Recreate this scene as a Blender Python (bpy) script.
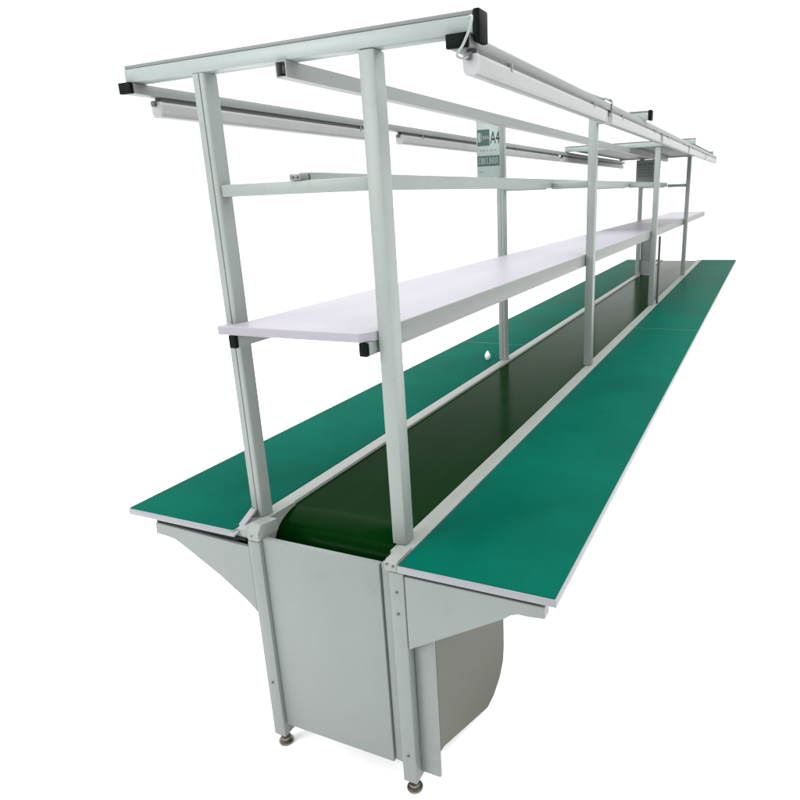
import bpy, bmesh, math, random
from mathutils import Vector, Matrix

scene = bpy.context.scene
for o in list(bpy.data.objects):
    bpy.data.objects.remove(o, do_unlink=True)
COL = scene.collection
random.seed(4)

# ------------------------------------------------------------------ camera
def look_basis(yaw, pitch, roll):
    cy, sy, cp, sp = math.cos(yaw), math.sin(yaw), math.cos(pitch), math.sin(pitch)
    f = Vector((sy*cp, cy*cp, sp)); r = Vector((cy, -sy, 0)); u = r.cross(f)
    c, s = math.cos(roll), math.sin(roll)
    return c*r + s*u, -s*r + c*u, f
cam_data = bpy.data.cameras.new('camera')
cam = bpy.data.objects.new('camera', cam_data); COL.objects.link(cam)
r, u, f = look_basis(-0.440522, -0.29965, -0.0388985)
M = Matrix((r, u, -f)).transposed().to_4x4()
M.translation = Vector((1.07922, -1.30072, 1.63948))
cam.matrix_world = M
cam_data.sensor_width = 36.0
cam_data.lens = 669.458*36/800
cam_data.shift_x = 0.5 - 453.691/800
cam_data.shift_y = 405.140/800 - 0.5
cam_data.clip_start = 0.05; cam_data.clip_end = 400
scene.camera = cam

# ------------------------------------------------------------------ world, lamps, exposure
world = bpy.data.worlds.new('World'); scene.world = world
world.use_nodes = True
bg = world.node_tree.nodes['Background']
bg.inputs['Color'].default_value = (1.0, 1.0, 1.0, 1); bg.inputs['Strength'].default_value = 1.04

def area(name, loc, target, sx, sy, power, color=(1, 1, 1)):
    d = bpy.data.lights.new(name, 'AREA'); d.shape = 'RECTANGLE'; d.size = sx; d.size_y = sy
    d.energy = power; d.color = color
    o = bpy.data.objects.new(name, d); COL.objects.link(o); o.location = loc
    o.rotation_euler = (Vector(target) - Vector(loc)).to_track_quat('-Z', 'Y').to_euler()
    return o
area('added_overhead_lamp', (1.5, 3.0, 5.6), (1.2, 3.0, 0.0), 10.0, 15.0, 1450)  # unseen lamp added overhead to wash the floor out to white
area('softbox_key', (-3.0, -5.0, 3.6), (0.0, 0.5, 1.0), 3.0, 2.4, 260)
scene.view_settings.view_transform = 'Standard'
scene.view_settings.look = 'None'
scene.view_settings.gamma = 1.0
scene.view_settings.exposure = 0.5
scene.view_settings.use_curve_mapping = False

# ------------------------------------------------------------------ materials
def mat(name, col, rough=0.5, metal=0.0, spec=0.4, var=0.05, scale=8.0, bump=0.0, bscale=120.0, stretch=(1, 1, 1), rvar=0.08,
        col2=None, dirt=0.0):
    m = bpy.data.materials.new(name); m.use_nodes = True
    nt = m.node_tree; b = nt.nodes['Principled BSDF']
    b.inputs['Metallic'].default_value = metal
    b.inputs['Specular IOR Level'].default_value = spec
    tc = nt.nodes.new('ShaderNodeTexCoord'); mp = nt.nodes.new('ShaderNodeMapping')
    mp.inputs['Scale'].default_value = stretch
    nt.links.new(tc.outputs['Object'], mp.inputs['Vector'])
    n = nt.nodes.new('ShaderNodeTexNoise'); n.inputs['Scale'].default_value = scale; n.inputs['Detail'].default_value = 6
    n.inputs['Roughness'].default_value = 0.65
    nt.links.new(mp.outputs['Vector'], n.inputs['Vector'])
    cr = nt.nodes.new('ShaderNodeValToRGB')
    a = [max(0, c*(1-var)) for c in col]; z = [min(1, c*(1+var)) for c in (col2 or col)]
    cr.color_ramp.elements[0].position = 0.3; cr.color_ramp.elements[0].color = (*a, 1)
    cr.color_ramp.elements[1].position = 0.7; cr.color_ramp.elements[1].color = (*z, 1)
    nt.links.new(n.outputs['Fac'], cr.inputs['Fac'])
    out = cr.outputs['Color']
    if dirt > 0:
        n2 = nt.nodes.new('ShaderNodeTexNoise'); n2.inputs['Scale'].default_value = scale*6; n2.inputs['Detail'].default_value = 8
        nt.links.new(tc.outputs['Object'], n2.inputs['Vector'])
        r2 = nt.nodes.new('ShaderNodeValToRGB')
        r2.color_ramp.elements[0].position = 0.60; r2.color_ramp.elements[0].color = (1, 1, 1, 1)
        r2.color_ramp.elements[1].position = 0.78; r2.color_ramp.elements[1].color = (1-dirt, 1-dirt, 1-dirt*1.1, 1)
        nt.links.new(n2.outputs['Fac'], r2.inputs['Fac'])
        mx = nt.nodes.new('ShaderNodeMix'); mx.data_type = 'RGBA'; mx.blend_type = 'MULTIPLY'
        mx.inputs['Factor'].default_value = 1.0
        nt.links.new(out, mx.inputs['A']); nt.links.new(r2.outputs['Color'], mx.inputs['B'])
        out = mx.outputs['Result']
    nt.links.new(out, b.inputs['Base Color'])
    mr = nt.nodes.new('ShaderNodeMapRange')
    mr.inputs['To Min'].default_value = max(0.02, rough-rvar); mr.inputs['To Max'].default_value = min(1, rough+rvar)
    nt.links.new(n.outputs['Fac'], mr.inputs['Value']); nt.links.new(mr.outputs['Result'], b.inputs['Roughness'])
    if bump > 0:
        nb = nt.nodes.new('ShaderNodeTexNoise'); nb.inputs['Scale'].default_value = bscale; nb.inputs['Detail'].default_value = 3
        nt.links.new(mp.outputs['Vector'], nb.inputs['Vector'])
        bp = nt.nodes.new('ShaderNodeBump'); bp.inputs['Strength'].default_value = bump; bp.inputs['Distance'].default_value = 0.002
        nt.links.new(nb.outputs['Fac'], bp.inputs['Height']); nt.links.new(bp.outputs['Normal'], b.inputs['Normal'])
    return m

PAINT = mat('grey_green_paint', (0.146, 0.166, 0.156), 0.42, spec=0.25, var=0.05, scale=5, bump=0.12, bscale=260, dirt=0.12)
PANEL = mat('panel_paint', (0.119, 0.134, 0.129), 0.45, spec=0.22, var=0.06, scale=2.2, bump=0.10, bscale=240, dirt=0.08)
BEAM = mat('pale_beam_paint', (0.165, 0.192, 0.187), 0.38, spec=0.25, var=0.04, scale=5, bump=0.08, bscale=260, dirt=0.08)
TRUNK = mat('grey_trunking', (0.105, 0.116, 0.112), 0.5, spec=0.2, var=0.05, scale=7)
RAIL = mat('aluminium_rail', (0.105, 0.115, 0.11), 0.4, spec=0.3, var=0.08, scale=10, stretch=(1, .1, 1), bump=0.1, bscale=200, dirt=0.1)
SIDE = mat('side_rail_paint', (0.142, 0.153, 0.143), 0.45, spec=0.2, var=0.06, scale=8, dirt=0.22, bump=0.1)
EDGE = mat('edge_banding', (0.142, 0.147, 0.157), 0.45, spec=0.25, var=0.05, scale=14, dirt=0.08)
SHELF = mat('white_laminate', (0.178, 0.172, 0.194), 0.4, spec=0.15, var=0.04, scale=2.5, dirt=0.07)
MAT_G = mat('green_rubber_mat', (0.0001, 0.043, 0.0285), 0.5, spec=0.008, dirt=0.10, var=0.10, scale=1.6, bump=0.10, bscale=420, col2=(0.0002, 0.053, 0.036), rvar=0.12)
BELT = mat('dark_green_belt', (0.0003, 0.0108, 0.0010), 0.19, spec=0.007, var=0.25, scale=1.4, stretch=(3, .5, 1), bump=0.05, bscale=60, rvar=0.08)
BLACK = mat('black_plastic', (0.0012, 0.0024, 0.0021), 0.5, spec=0.04, var=0.2, scale=30)
DARK = mat('gap_shade', (0.003, 0.004, 0.004), 0.7, spec=0.1, var=0.2, scale=20)
GUARD = mat('guard_side_shade', (0.056, 0.058, 0.046), 0.5, spec=0.15, var=0.07, scale=3, bump=0.1, dirt=0.1)  # darker olive tone carries the side plate's shade under the table
DIFF = mat('lamp_diffuser', (0.165, 0.172, 0.170), 0.35, spec=0.2, var=0.05, scale=6)
LAMPB = mat('lamp_housing', (0.045, 0.05, 0.048), 0.45, spec=0.2, var=0.06, scale=10)
CAPW = mat('lamp_end_cap', (0.19, 0.195, 0.198), 0.4, spec=0.3, var=0.05, scale=30)
WIRE = mat('pale_wire', (0.17, 0.19, 0.185), 0.45, spec=0.2, var=0.03)
STEEL = mat('worn_steel', (0.12, 0.115, 0.09), 0.35, metal=0.7, var=0.3, scale=60)
BOLT = mat('bolt_steel', (0.045, 0.052, 0.052), 0.45, metal=0.3, var=0.2, scale=60)
SIGNW = mat('pale_sign_face', (0.165, 0.200, 0.190), 0.4, spec=0.2, var=0.06, scale=14)
SIGNF = mat('sign_frame', (0.105, 0.115, 0.113), 0.4, spec=0.2, var=0.05, scale=14)
INK = mat('dark_green_print', (0.028, 0.056, 0.048), 0.5, spec=0.1, var=0.14, scale=60)
INKB = mat('black_print', (0.006, 0.010, 0.009), 0.5, spec=0.1, var=0.1, scale=60)
PRINT = mat('pale_print', (0.13, 0.158, 0.15), 0.5, spec=0.1, var=0.05, scale=60)
BLUEC = mat('blue_grey_cap', (0.055, 0.065, 0.098), 0.4, var=0.15, scale=40)
SEAM = mat('mat_seam', (0.01, 0.075, 0.055), 0.5, spec=0.1, var=0.1, scale=40)
WHITE = mat('white_plastic', (0.55, 0.55, 0.55), 0.35, var=0.03)
FLOOR = mat('white_paper', (0.95, 0.95, 0.95), 0.8, spec=0.1, var=0.01, scale=1.0)

# ------------------------------------------------------------------ helpers
def link(name, bm, m, parent=None, smooth=False):
    bmesh.ops.recalc_face_normals(bm, faces=bm.faces)
    me = bpy.data.meshes.new(name); bm.to_mesh(me); bm.free()
    for x in (m if isinstance(m, (list, tuple)) else [m]): me.materials.append(x)
    if smooth:
        for p in me.polygons: p.use_smooth = True
        me.set_sharp_from_angle(angle=math.radians(40))
    o = bpy.data.objects.new(name, me); COL.objects.link(o)
    if parent: o.parent = parent
    return o
def addbox(bm, x0, x1, y0, y1, z0, z1, bev=0.0, seg=2):
    b2 = bmesh.new(); bmesh.ops.create_cube(b2, size=1)
    for v in b2.verts:
        v.co = Vector(((x0+x1)/2+v.co.x*(x1-x0), (y0+y1)/2+v.co.y*(y1-y0), (z0+z1)/2+v.co.z*(z1-z0)))
    if bev > 0: bmesh.ops.bevel(b2, geom=b2.edges[:], offset=bev, segments=seg, affect='EDGES', profile=0.5)
    me = bpy.data.meshes.new('t'); b2.to_mesh(me); b2.free(); bm.from_mesh(me); bpy.data.meshes.remove(me)
def box(name, x0, x1, y0, y1, z0, z1, m, parent=None, bev=0.003, origin=None):
    bm = bmesh.new(); addbox(bm, x0, x1, y0, y1, z0, z1, bev)
    return link(name, bm, m, parent, smooth=True)
def addprism(bm, pts, axis, a, b, bev=0.0):
    """polygon in the two other axes, extruded from a to b along axis (0,1,2)"""
    b2 = bmesh.new()
    def P(p, t):
        q = [p[0], p[1]]; q.insert(axis, t); return Vector(q)
    va = [b2.verts.new(P(p, a)) for p in pts]; vb = [b2.verts.new(P(p, b)) for p in pts]
    b2.faces.new(va); b2.faces.new(vb[::-1])
    n = len(pts)
    for i in range(n): b2.faces.new((va[i], va[(i+1) % n], vb[(i+1) % n], vb[i]))
    bmesh.ops.recalc_face_normals(b2, faces=b2.faces)
    if bev > 0: bmesh.ops.bevel(b2, geom=b2.edges[:], offset=bev, segments=2, affect='EDGES', profile=0.5)
    me = bpy.data.meshes.new('t'); b2.to_mesh(me); b2.free(); bm.from_mesh(me); bpy.data.meshes.remove(me)
def prism(name, pts, axis, a, b, m, parent=None, bev=0.002, smooth=False):
    bm = bmesh.new(); addprism(bm, pts, axis, a, b, bev)
    return link(name, bm, m, parent, smooth=smooth)
def addcyl(bm, c, axis, rad, length, n=20, bev=0.0):
    b2 = bmesh.new(); bmesh.ops.create_cone(b2, cap_ends=True, segments=n, radius1=rad, radius2=rad, depth=length)
    if bev: bmesh.ops.bevel(b2, geom=[e for e in b2.edges if abs(e.verts[0].co.z-e.verts[1].co.z) < 1e-6], offset=bev, segments=2, affect='EDGES')
    rot = Matrix.Identity(3) if axis == 2 else Matrix.Rotation(math.pi/2, 3, 'X' if axis == 1 else 'Y')
    for v in b2.verts: v.co = rot @ v.co + Vector(c)
    me = bpy.data.meshes.new('t'); b2.to_mesh(me); b2.free(); bm.from_mesh(me); bpy.data.meshes.remove(me)
def cyl(name, c, axis, rad, length, m, parent=None, n=20, bev=0.0):
    bm = bmesh.new(); addcyl(bm, c, axis, rad, length, n, bev); return link(name, bm, m, parent, smooth=True)
def tube(name, pts, rad, m, parent=None, n=10, sub=8):
    P = [Vector(p) for p in pts]; path = []
    for i in range(len(P)-1):
        p0, p1, p2, p3 = P[max(i-1, 0)], P[i], P[i+1], P[min(i+2, len(P)-1)]
        for k in range(sub):
            t = k/sub
            path.append(0.5*((2*p1)+(-p0+p2)*t+(2*p0-5*p1+4*p2-p3)*t*t+(-p0+3*p1-3*p2+p3)*t**3))
    path.append(P[-1]); bm = bmesh.new(); rings = []
    for i, p in enumerate(path):
        d = (path[min(i+1, len(path)-1)]-path[max(i-1, 0)]).normalized()
        a = d.orthogonal().normalized() if i == 0 else (a - d*a.dot(d)).normalized()
        b = d.cross(a)
        rings.append([bm.verts.new(p+rad*(math.cos(2*math.pi*k/n)*a+math.sin(2*math.pi*k/n)*b)) for k in range(n)])
    for A, B in zip(rings, rings[1:]):
        for k in range(n): bm.faces.new((A[k], A[(k+1) % n], B[(k+1) % n], B[k]))
    bm.faces.new(rings[0][::-1]); bm.faces.new(rings[-1])
    return link(name, bm, m, parent, smooth=True)
def thing(name, label, cat, loc=(0, 0, 0), group=None):
    o = bpy.data.objects.new(name, None); COL.objects.link(o); o.location = loc; o.empty_display_size = 0.1
    o['label'] = label; o['category'] = cat
    if group: o['group'] = group
    return o

# ------------------------------------------------------------------ setting
bm = bmesh.new()
bmesh.ops.create_grid(bm, x_segments=2, y_segments=2, size=60)
fl = link('floor', bm, FLOOR); fl['kind'] = 'structure'

# ------------------------------------------------------------------ the assembly line
YE = 8.164
FY = [0.095, 2.18, 4.28, 6.43]            # post fronts
LX, RX = (-0.263, -0.222), (0.222, 0.263)  # posts
D = 0.049
line = thing('assembly_line', 'long grey steel assembly line with green work tables, dark belt and overhead frame', 'assembly line')

# side rails of the conveyor bed and the belt
box('side_rail', -0.252, -0.204, 0.012, YE, 0.64, 0.7498, SIDE, line, 0.003)
box('side_rail', 0.233, 0.286, 0.06, YE, 0.64, 0.750, SIDE, line, 0.003)
prof = [(YE-0.02, 0.740), (0.30, 0.740), (0.235, 0.7398)]
for k in range(1, 17):
    a = math.pi/2*k/16
    prof.append((0.235-0.125*math.sin(a), 0.665+0.0748*math.cos(a)))
prof += [(0.113, 0.645), (0.13, 0.635), (YE-0.02, 0.635)]
prism('conveyor_belt', prof, 0, -0.2035, 0.2325, BELT, line, 0.0, True)

# work tables
def work_table(x0, x1, inner_gap):
    t = box('work_table', x0, x1, 0.0, YE, 0.7265, 0.7470, EDGE, line, 0.002)
    box('rubber_mat', x0+0.004, x1-0.004, 0.003, YE-0.003, 0.7472, 0.7502, MAT_G, t, 0.0008)
    return t
tr = work_table(0.2865, 0.7075, 0)
tl = work_table(-0.677, -0.2525, 0)
box('mat_seam', 0.292, 0.7035, 3.30, 3.308, 0.7502, 0.7506, SEAM, tr, 0)
box('mat_seam', -0.672, -0.258, 2.585, 2.592, 0.7502, 0.7506, SEAM, tl, 0)
# trim lip standing up at the inner corner of the rear table
bm = bmesh.new()
addprism(bm, [(-0.01, 0.742), (0.02, 0.744), (0.09, 0.776), (0.10, 0.776), (0.10, 0.771), (0.02, 0.737), (-0.01, 0.735)], 0, -0.262, -0.240, 0.001)
link('trim_strip', bm, EDGE, tl, True)

# legs with feet, at each frame
def leg(x0, x1, y):
    l = box('leg', x0, x1, y, y+0.048, 0.044, 0.7255, PANEL, line, 0.003)
    bm = bmesh.new()
    cx, cy = (x0+x1)/2, y+0.024
    addcyl(bm, (cx, cy, 0.006), 2, 0.023, 0.012, 24, 0.003)
    addcyl(bm, (cx, cy, 0.019), 2, 0.016, 0.014, 20, 0.002)
    addcyl(bm, (cx, cy, 0.035), 2, 0.006, 0.024, 12)
    link('foot', bm, STEEL, l, True)
    return l
for i, y in enumerate([0.0, 2.085, 4.185, 6.335, 8.06]):
    a = leg(-0.203, -0.161, y); b = leg(0.261, 0.304, y)
    if i == 0:
        for zz in (0.67, 0.605, 0.14):
            cyl('bolt', ((0.261+0.304)/2, -0.001, zz), 1, 0.0036, 0.005, BOLT, b, 12)
        for zz in (0.245,):
            cyl('bolt', ((-0.203-0.161)/2, -0.001, zz), 1, 0.0036, 0.005, BOLT, a, 12)
# corner blocks joining legs, rails and posts at the front
c = prism('corner_bracket', [(0.001, 0.7265), (0.001, 0.752), (0.018, 0.774), (0.088, 0.762), (0.088, 0.7265)], 0, -0.2025, -0.1615, SIDE, line, 0.002)
cyl('bolt', (-0.186, 0.002, 0.742), 1, 0.003, 0.005, BOLT, c, 10)
c = prism('corner_bracket', [(0.001, 0.7265), (0.001, 0.751), (0.008, 0.757), (0.085, 0.757), (0.085, 0.7265)], 0, 0.250, 0.2862, SIDE, line, 0.002)
cyl('bolt', (0.258, 0.0, 0.748), 1, 0.003, 0.006, BOLT, c, 10)
cyl('bolt', (0.276, 0.0, 0.744), 1, 0.003, 0.006, BOLT, c, 10)
# inner cheek plate beside the belt nose
prism('cheek_plate', [(0.049, 0.62), (0.049, 0.7265), (0.089, 0.7265), (0.089, 0.755), (0.13, 0.755), (0.22, 0.7505), (0.22, 0.62)], 0, -0.2039, -0.1985, SIDE, line, 0.0)

# end panel under the belt
pn = box('end_panel', -0.1605, 0.226, 0.012, 0.030, 0.085, 0.733, PANEL, line, 0.003)
box('panel_flange', 0.2285, 0.2600, 0.019, 0.034, 0.088, 0.735, PANEL, pn, 0.003)

# table brackets
RB = [(0.3055, 0.719), (0.678, 0.719), (0.678, 0.690), (0.640, 0.688), (0.612, 0.684), (0.592, 0.673), (0.575, 0.655), (0.3055, 0.500)]
RB = [(0.3055, 0.719), (0.678, 0.719), (0.680, 0.688), (0.640, 0.684), (0.612, 0.684), (0.594, 0.677), (0.576, 0.662), (0.3055, 0.498)]
LB = [(-0.2035, 0.704), (-0.570, 0.716), (-0.574, 0.678), (-0.535, 0.676), (-0.50, 0.672), (-0.47, 0.658), (-0.33, 0.580), (-0.245, 0.522), (-0.2035, 0.485)]
for y in (0.002, 2.10, 4.20, 6.35):
    for poly in (RB, LB):
        br = prism('table_bracket', poly, 1, y, y+0.034, PANEL, line, 0.0025)
        xs = [p[0] for p in poly]
        box('gap_shade_strip', min(xs)+0.004, max(xs)-0.012, y+0.006, y+0.030, 0.7195 if poly is RB else 0.7165, 0.7262, DARK, br, 0)  # dark strip paints the shade in the gap below the table
# dark wedge standing in for the shade in the rear bracket's gap
prism('gap_shade_wedge', [(-0.555, 0.7162), (-0.2045, 0.7048), (-0.2045, 0.7255), (-0.555, 0.7255)], 1, 0.012, 0.03, DARK, line, 0)

# motor guard under the front table
g = box('motor_guard', 0.3055, 0.366, 0.030, 0.040, 0.066, 0.7185, PANEL, line, 0.002)
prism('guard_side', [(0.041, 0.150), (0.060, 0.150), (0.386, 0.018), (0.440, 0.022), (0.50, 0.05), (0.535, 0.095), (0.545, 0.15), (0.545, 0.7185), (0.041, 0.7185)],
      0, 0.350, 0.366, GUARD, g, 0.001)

# upright posts
def post(xs, y, top=1.957, base=0.7505):
    if xs[0] < 0:      # the rear row is a grooved profile
        a, b = xs; g0, g1 = a+0.022, a+0.026
        return prism('post', [(a, y+0.004), (a+0.004, y), (g0, y), (g0+0.0006, y+0.0025), (g1-0.0006, y+0.0025), (g1, y), (b-0.006, y), (b-0.0018, y+0.0018), (b, y+0.006),
                              (b, y+D-0.004), (b-0.004, y+D), (a+0.004, y+D), (a, y+D-0.004)], 2, base, top, PAINT, line, 0.0)
    return box('post', xs[0], xs[1], y, y+D, base, top, PAINT, line, 0.0045)
for y in FY:
    for xs in (LX, RX): post(xs, y, 2.0 if abs(y-2.18) < .01 else 1.957)

# top beams, with trunking on their upper edge and black end caps
def beam(x0, x1, y, cap_right=True, cap_left=False):
    b = box('top_beam', x0, x1, y, y+0.045, 1.9575, 1.990, BEAM, line, 0.003)
    box('trunking_lid', x0, x1, y+0.003, y+0.045, 1.9905, 1.9995, TRUNK, b, 0.002)
    if cap_right: box('end_cap', x1+0.0003, x1+0.016, y-0.001, y+0.047, 1.940 if y < 1 else 1.955, 2.001, BLACK, b, 0.004)
    return b
beam(-0.490, 0.496, 0.094)
beam(0.2635, 0.505, 2.182)
beam(-0.480, 0.512, 4.27, False)
beam(-0.480, 0.470, 6.43, False)
box('cover_panel', -0.478, 0.47, 4.318, 6.428, 1.972, 1.978, TRUNK, line, 0.001)

# lamp rails along the line, black cap at the near end
for x0, x1, y0 in ((-0.500, -0.460, 0.090), (0.443, 0.490, 0.090)):
    rl = box('lamp_rail', x0, x1, y0, 6.60, 1.931, 1.9565, RAIL, line, 0.002)
    box('end_cap', x0-0.001, x1+0.001, y0-0.012, y0-0.0003, 1.930, 1.9572, BLACK, rl, 0.002)
    box('far_end_cap', x0-0.001, x1+0.001, 6.6003, 6.64, 1.930, 1.9572, BLUEC, rl, 0.002)

# centre tubes (upper one under the beams, middle one on the cross bars)
def open_tube(name, x0, x1, y0, y1, z0, z1, m, wall=0.003):
    bm = bmesh.new()
    o = [(x0, z0), (x1, z0), (x1, z1), (x0, z1)]; q = [(x0+wall, z0+wall), (x1-wall, z0+wall), (x1-wall, z1-wall), (x0+wall, z1-wall)]
    def ring(P, y): return [bm.verts.new((p[0], y, p[1])) for p in P]
    a, b, c, d = ring(o, y0), ring(o, y1), ring(q, y0), ring(q, y1)
    for i in range(4):
        j = (i+1) % 4
        bm.faces.new((a[i], a[j], b[j], b[i])); bm.faces.new((c[j], c[i], d[i], d[j]))
        bm.faces.new((a[j], a[i], c[i], c[j])); bm.faces.new((b[i], b[j], d[j], d[i]))
    return link(name, bm, m, line)
ut = open_tube('upper_tube', 0.004, 0.035, 0.085, 6.40, 1.920, 1.9565, RAIL)
box('tube_clamp', 0.0075, 0.018, 0.10, 0.13, 1.930, 1.953, BOLT, ut, 0.002)
mt = open_tube('middle_tube', 0.003, 0.037, 0.136, 6.42, 1.670, 1.7135, PAINT)
box('tube_bracket', 0.001, 0.034, 0.098, 0.1355, 1.6947, 1.710, RAIL, mt, 0.002)
cyl('bolt', (0.012, 0.097, 1.702), 1, 0.0035, 0.005, BOLT, mt, 10)
cyl('bolt', (0.026, 0.097, 1.702), 1, 0.0035, 0.005, BOLT, mt, 10)
for y in FY:
    if y < 1:
        box('cross_bar', LX[1]+0.0005, RX[0]-0.0005, y+0.006, y+0.040, 1.664, 1.6942, PAINT, line, 0.003)
    else:
        box('cross_bar', LX[1]+0.0005, 0.0025, y+0.006, y+0.040, 1.664, 1.6942, PAINT, line, 0.003)
        box('cross_bar', 0.0375, RX[0]-0.0005, y+0.006, y+0.040, 1.664, 1.6942, PAINT, line, 0.003)

# shelf on two carrying tubes
SZ = 1.335
def shelf_board(pts, z0, z1, m=SHELF):
    return prism('shelf_board', pts, 2, z0, z1, m, line, 0.0025)
shelf_board([(-0.252, 0.050), (0.196, 0.050), (0.2205, 0.088), (0.2205, 0.118), (0.2138, 0.118), (0.2138, 4.52), (-0.2205, 4.52), (-0.2205, 0.088), (-0.252, 0.088)], SZ-0.0235, SZ)
shelf_board([(-0.2205, 4.525), (0.2138, 4.525), (0.2138, 8.9), (-0.2205, 8.9)], SZ-0.0235, SZ+0.002)
for x0, x1, y0, y1 in ((-0.2195, -0.192, 0.062, 8.6), (0.187, 0.2140, 0.068, 8.6)):
    st = box('shelf_support', x0, x1, y0, y1, SZ-0.058, SZ-0.024, PAINT, line, 0.002)
    box('end_cap', x0+0.002, x1-0.002, y0-0.012, y0-0.0003, SZ-0.059, SZ-0.025, BLACK, st, 0.002)

box('shelf_lip', 0.2142, 0.2205, 0.12, 8.9, SZ-0.058, SZ+0.0006, RAIL, line, 0.001)

# small control box on the rear rail and black conduit behind the third front post
cb = box('control_box', -0.2195, -0.09, 6.47, 6.56, 0.7505, 1.265, PAINT, line, 0.004)
box('box_door', -0.212, -0.098, 6.4655, 6.4697, 0.90, 1.25, PANEL, cb, 0.001)
tube('conduit', [(0.278, 4.39, 0.750), (0.277, 4.389, 1.0), (0.276, 4.387, 1.288)], 0.0095, LAMPB, line)

# ------------------------------------------------------------------ tube lights
def tube_light(xc, y0, y1, label, group, flip):
    zt = 1.9305
    t = thing('tube_light', label, 'tube light', (xc, y0, zt), group)
    L = y1-y0
    h = prism('housing', [(-0.011, 0.0), (-0.011, -0.011), (0.011, -0.011), (0.011, 0.0)], 1, 0.01, L-0.01, LAMPB, t, 0.0)  # housing darkened to paint shade into the gap below the rail
    poly = [(-0.0155, -0.0112), (0.0165, -0.0112), (0.0178, -0.018), (0.0178, -0.041), (0.0150, -0.0480), (0.008, -0.0505), (-0.006, -0.0505), (-0.011, -0.047), (-0.0140, -0.040)]
    prism('diffuser', poly, 1, 0.006, L-0.006, DIFF, t, 0.0)
    capp = [(x*1.06, -0.0105+(z+0.0112)*1.03) for x, z in poly]
    for a, b in ((-0.002, 0.0058), (L-0.0058, L+0.002)):
        prism('end_cap', capp, 1, a, b, CAPW, t, 0.0006)
    for yy in (0.20, L-0.2):
        box('clip', -0.0195, 0.0190, yy, yy+0.008, -0.0185, -0.0005, TRUNK, t, 0.0005)
    bm = bmesh.new(); addbox(bm, -0.008, 0.006, -0.010, -0.0022, -0.022, -0.008, 0.002); link('connector', bm, BOLT, t, True)
    return t
R_S = [0.100, 1.400, 2.700, 4.000, 5.300]
R_LAB = ['nearest tube light under the front rail, its end beside the black caps and looped wire',
         'second tube light of the front rail, passing above the second front post',
         'third tube light of the front rail, ending just past the short capped beam stub',
         'fourth tube light of the front rail, above the third front post',
         'farthest tube light of the front rail, by the blue grey rail end']
L_S = [0.175, 1.540, 2.870, 4.190, 5.380]
L_LAB = ['nearest tube light under the rear rail, beside the rear black end cap',
         'second tube light of the rear rail, running up to the A4 sign',
         'third tube light of the rear rail, just beyond the A4 sign',
         'fourth tube light of the rear rail, starting under the grey cover panel',
         'farthest tube light of the rear rail, beside the small gridded sign']
for s, l in zip(R_S, R_LAB): lt = tube_light(0.486, s, s+1.216, l, 'tube lights under the front rail', 1); 
for s, l in zip(L_S, L_LAB): tube_light(-0.481, s, s+1.216, l, 'tube lights under the rear rail', -1)
w = thing('power_wire', 'thin pale wire looping from the capped beam end down to the nearest tube light', 'wire', (0.49, 0.08, 1.93))
tube('wire_strand', [(0.004, -0.004, 0.050), (0.016, -0.012, 0.050), (0.0155, -0.020, 0.030), (0.000, -0.022, 0.000), (-0.018, -0.014, -0.016), (-0.012, 0.004, -0.020), (-0.004, 0.012, -0.016)], 0.0026, WIRE, w)
for yy, lab in ((2.03, 'bundle of pale cables tied over the front lamp rail behind its second post'),):
    w2 = thing('cable_bundle', lab, 'cable', (0.468, 1.42, 1.957))
    for k in range(4):
        dx = 0.005*k
        tube('cable', [(-0.016+dx, -0.40-0.05*k, 0.003), (-0.012+dx, -0.16, 0.004+0.002*k), (-0.004+dx, -0.03, 0.010+0.003*(k % 3)), (0.006+dx, 0.012, 0.014), (0.024, 0.02+0.006*k, 0.002), (0.0262, 0.014+0.008*k, -0.020)], 0.0025, PAINT if k % 2 else WIRE, w2)
# ------------------------------------------------------------------ hanging signs
def text_mesh(name, body, size, x, z, y, m, parent, sx=1.0, align='CENTER'):
    c = bpy.data.curves.new(name, 'FONT'); c.body = body; c.size = size; c.align_x = align; c.extrude = 0.0004
    tmp = bpy.data.objects.new('tmp', c); COL.objects.link(tmp)
    dg = bpy.context.evaluated_depsgraph_get(); dg.update()
    me = bpy.data.meshes.new_from_object(tmp.evaluated_get(dg))
    bpy.data.objects.remove(tmp); bpy.data.curves.remove(c)
    me.transform(Matrix.Translation((x, y, z)) @ Matrix.Rotation(math.pi/2, 4, 'X') @ Matrix.Diagonal((sx, 1, 1, 1)))
    me.materials.clear(); me.materials.append(m)
    o = bpy.data.objects.new(name, me); COL.objects.link(o); o.parent = parent
    return o
W, H = 0.150, 0.285
s = thing('hanging_sign', 'pale sign reading A4 hung from the upper tube beside a rear post', 'sign', (-0.283, 2.150, 1.735))
box('board', -W/2, W/2-0.018, 0, 0.006, 0.0, H, SIGNW, s, 0.001)
box('frame', W/2-0.0175, W/2, -0.004, 0.012, 0.0, H+0.01, SIGNF, s, 0.001)
box('picture_block', -W/2+0.006, -W/2+0.073, -0.0014, -0.0002, 0.158, 0.236, INK, s, 0)
bm = bmesh.new()
for a in ((-0.066, -0.050, 0.176, 0.222), (-0.046, -0.042, 0.180, 0.214)): addbox(bm, a[0], a[1], -0.0026, -0.0016, a[2], a[3])
for k in range(3): addbox(bm, -0.036+0.012*k, -0.030+0.012*k, -0.0026, -0.0016, 0.188, 0.206)
link('emblem', bm, PRINT, s)
text_mesh('lettering', 'A4', 0.086, 0.029, 0.166, -0.0006, INKB, s, 0.52)
box('text_block', -W/2+0.004, W/2-0.024, -0.0014, -0.0002, 0.058, 0.108, INK, s, 0)
bm = bmesh.new()
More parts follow.
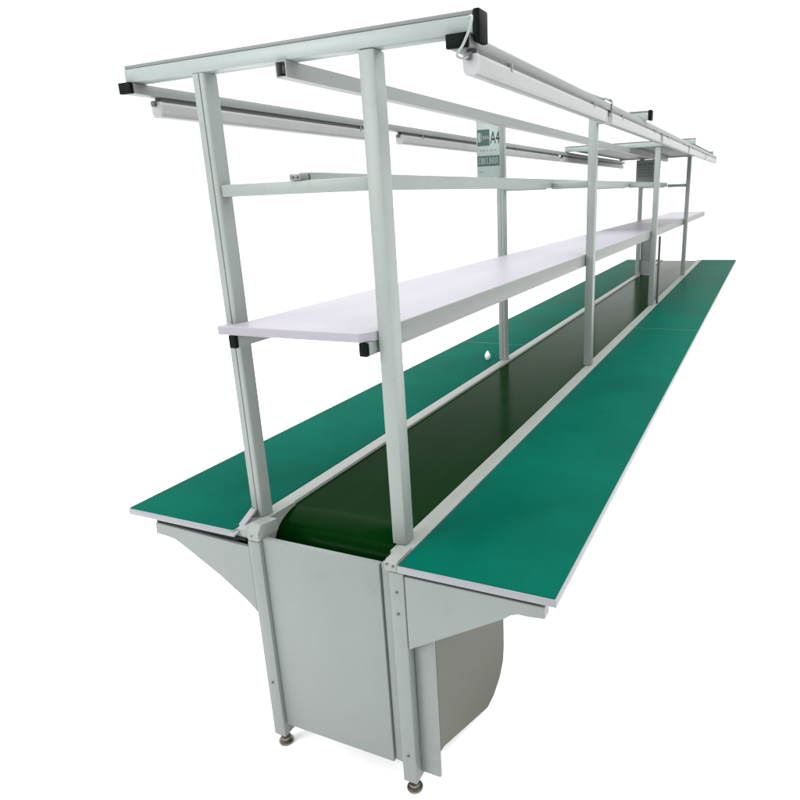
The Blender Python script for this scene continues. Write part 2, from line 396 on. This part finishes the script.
for x in (-0.064, -0.051, -0.045, -0.038, -0.030, -0.018, -0.004, 0.003, 0.012, 0.020, 0.030, 0.040):
    addbox(bm, x, x+0.0045, -0.0026, -0.0016, 0.067, 0.100)
for x, z in ((-0.064, 0.096), (-0.064, 0.067), (-0.045, 0.082), (-0.018, 0.067), (-0.004, 0.096), (0.003, 0.080), (0.020, 0.067), (0.030, 0.096), (0.030, 0.080)):
    addbox(bm, x, x+0.0115, -0.0030, -0.0027, z, z+0.004)
link('lettering', bm, PRINT, s)
bm = bmesh.new()
for k, x in enumerate((-0.055, -0.040, -0.018, 0.002, 0.022)): addbox(bm, x, x+0.010, -0.0012, -0.0002, 0.132, 0.137)
link('small_print', bm, SIGNF, s)
box('printed_mark', -0.064, -0.042, -0.0012, -0.0002, 0.026, 0.031, SIGNF, s, 0)

s2 = thing('hanging_sign', 'small grey sign with a dark printed grid hung from the far rear post', 'sign', (-0.20, 6.37, 1.70))
box('board', -0.085, 0.105, 0, 0.006, 0.0, 0.25, SIGNF, s2, 0.001)
bm = bmesh.new()
for k in range(6): addbox(bm, -0.06+0.026*k, -0.055+0.026*k, -0.0014, -0.0002, 0.07, 0.19)
for k in range(4): addbox(bm, -0.065, 0.085, -0.0026, -0.0016, 0.085+0.03*k, 0.090+0.03*k)
addbox(bm, -0.07, 0.09, -0.0026, -0.0016, 0.195, 0.215)
link('printed_grid', bm, BOLT, s2)

# ------------------------------------------------------------------ small white bobbin on the rear mat
bb = thing('bobbin', 'small white bobbin standing on the rear green mat beside a post', 'bobbin', (-0.330, 2.17, 0.7503))
bm = bmesh.new()
pr = [(0.0, 0.0), (0.010, 0.0), (0.014, 0.006), (0.017, 0.018), (0.015, 0.030), (0.009, 0.040), (0.003, 0.050), (0.0, 0.051)]
vs = [bm.verts.new((a, 0, b)) for a, b in pr]
es = [bm.edges.new((vs[i], vs[i+1])) for i in range(len(vs)-1)]
bmesh.ops.spin(bm, geom=vs+es, axis=(0, 0, 1), cent=(0, 0, 0), angle=2*math.pi, steps=20)
bmesh.ops.remove_doubles(bm, verts=bm.verts, dist=1e-5)
link('spool', bm, WHITE, bb, True)
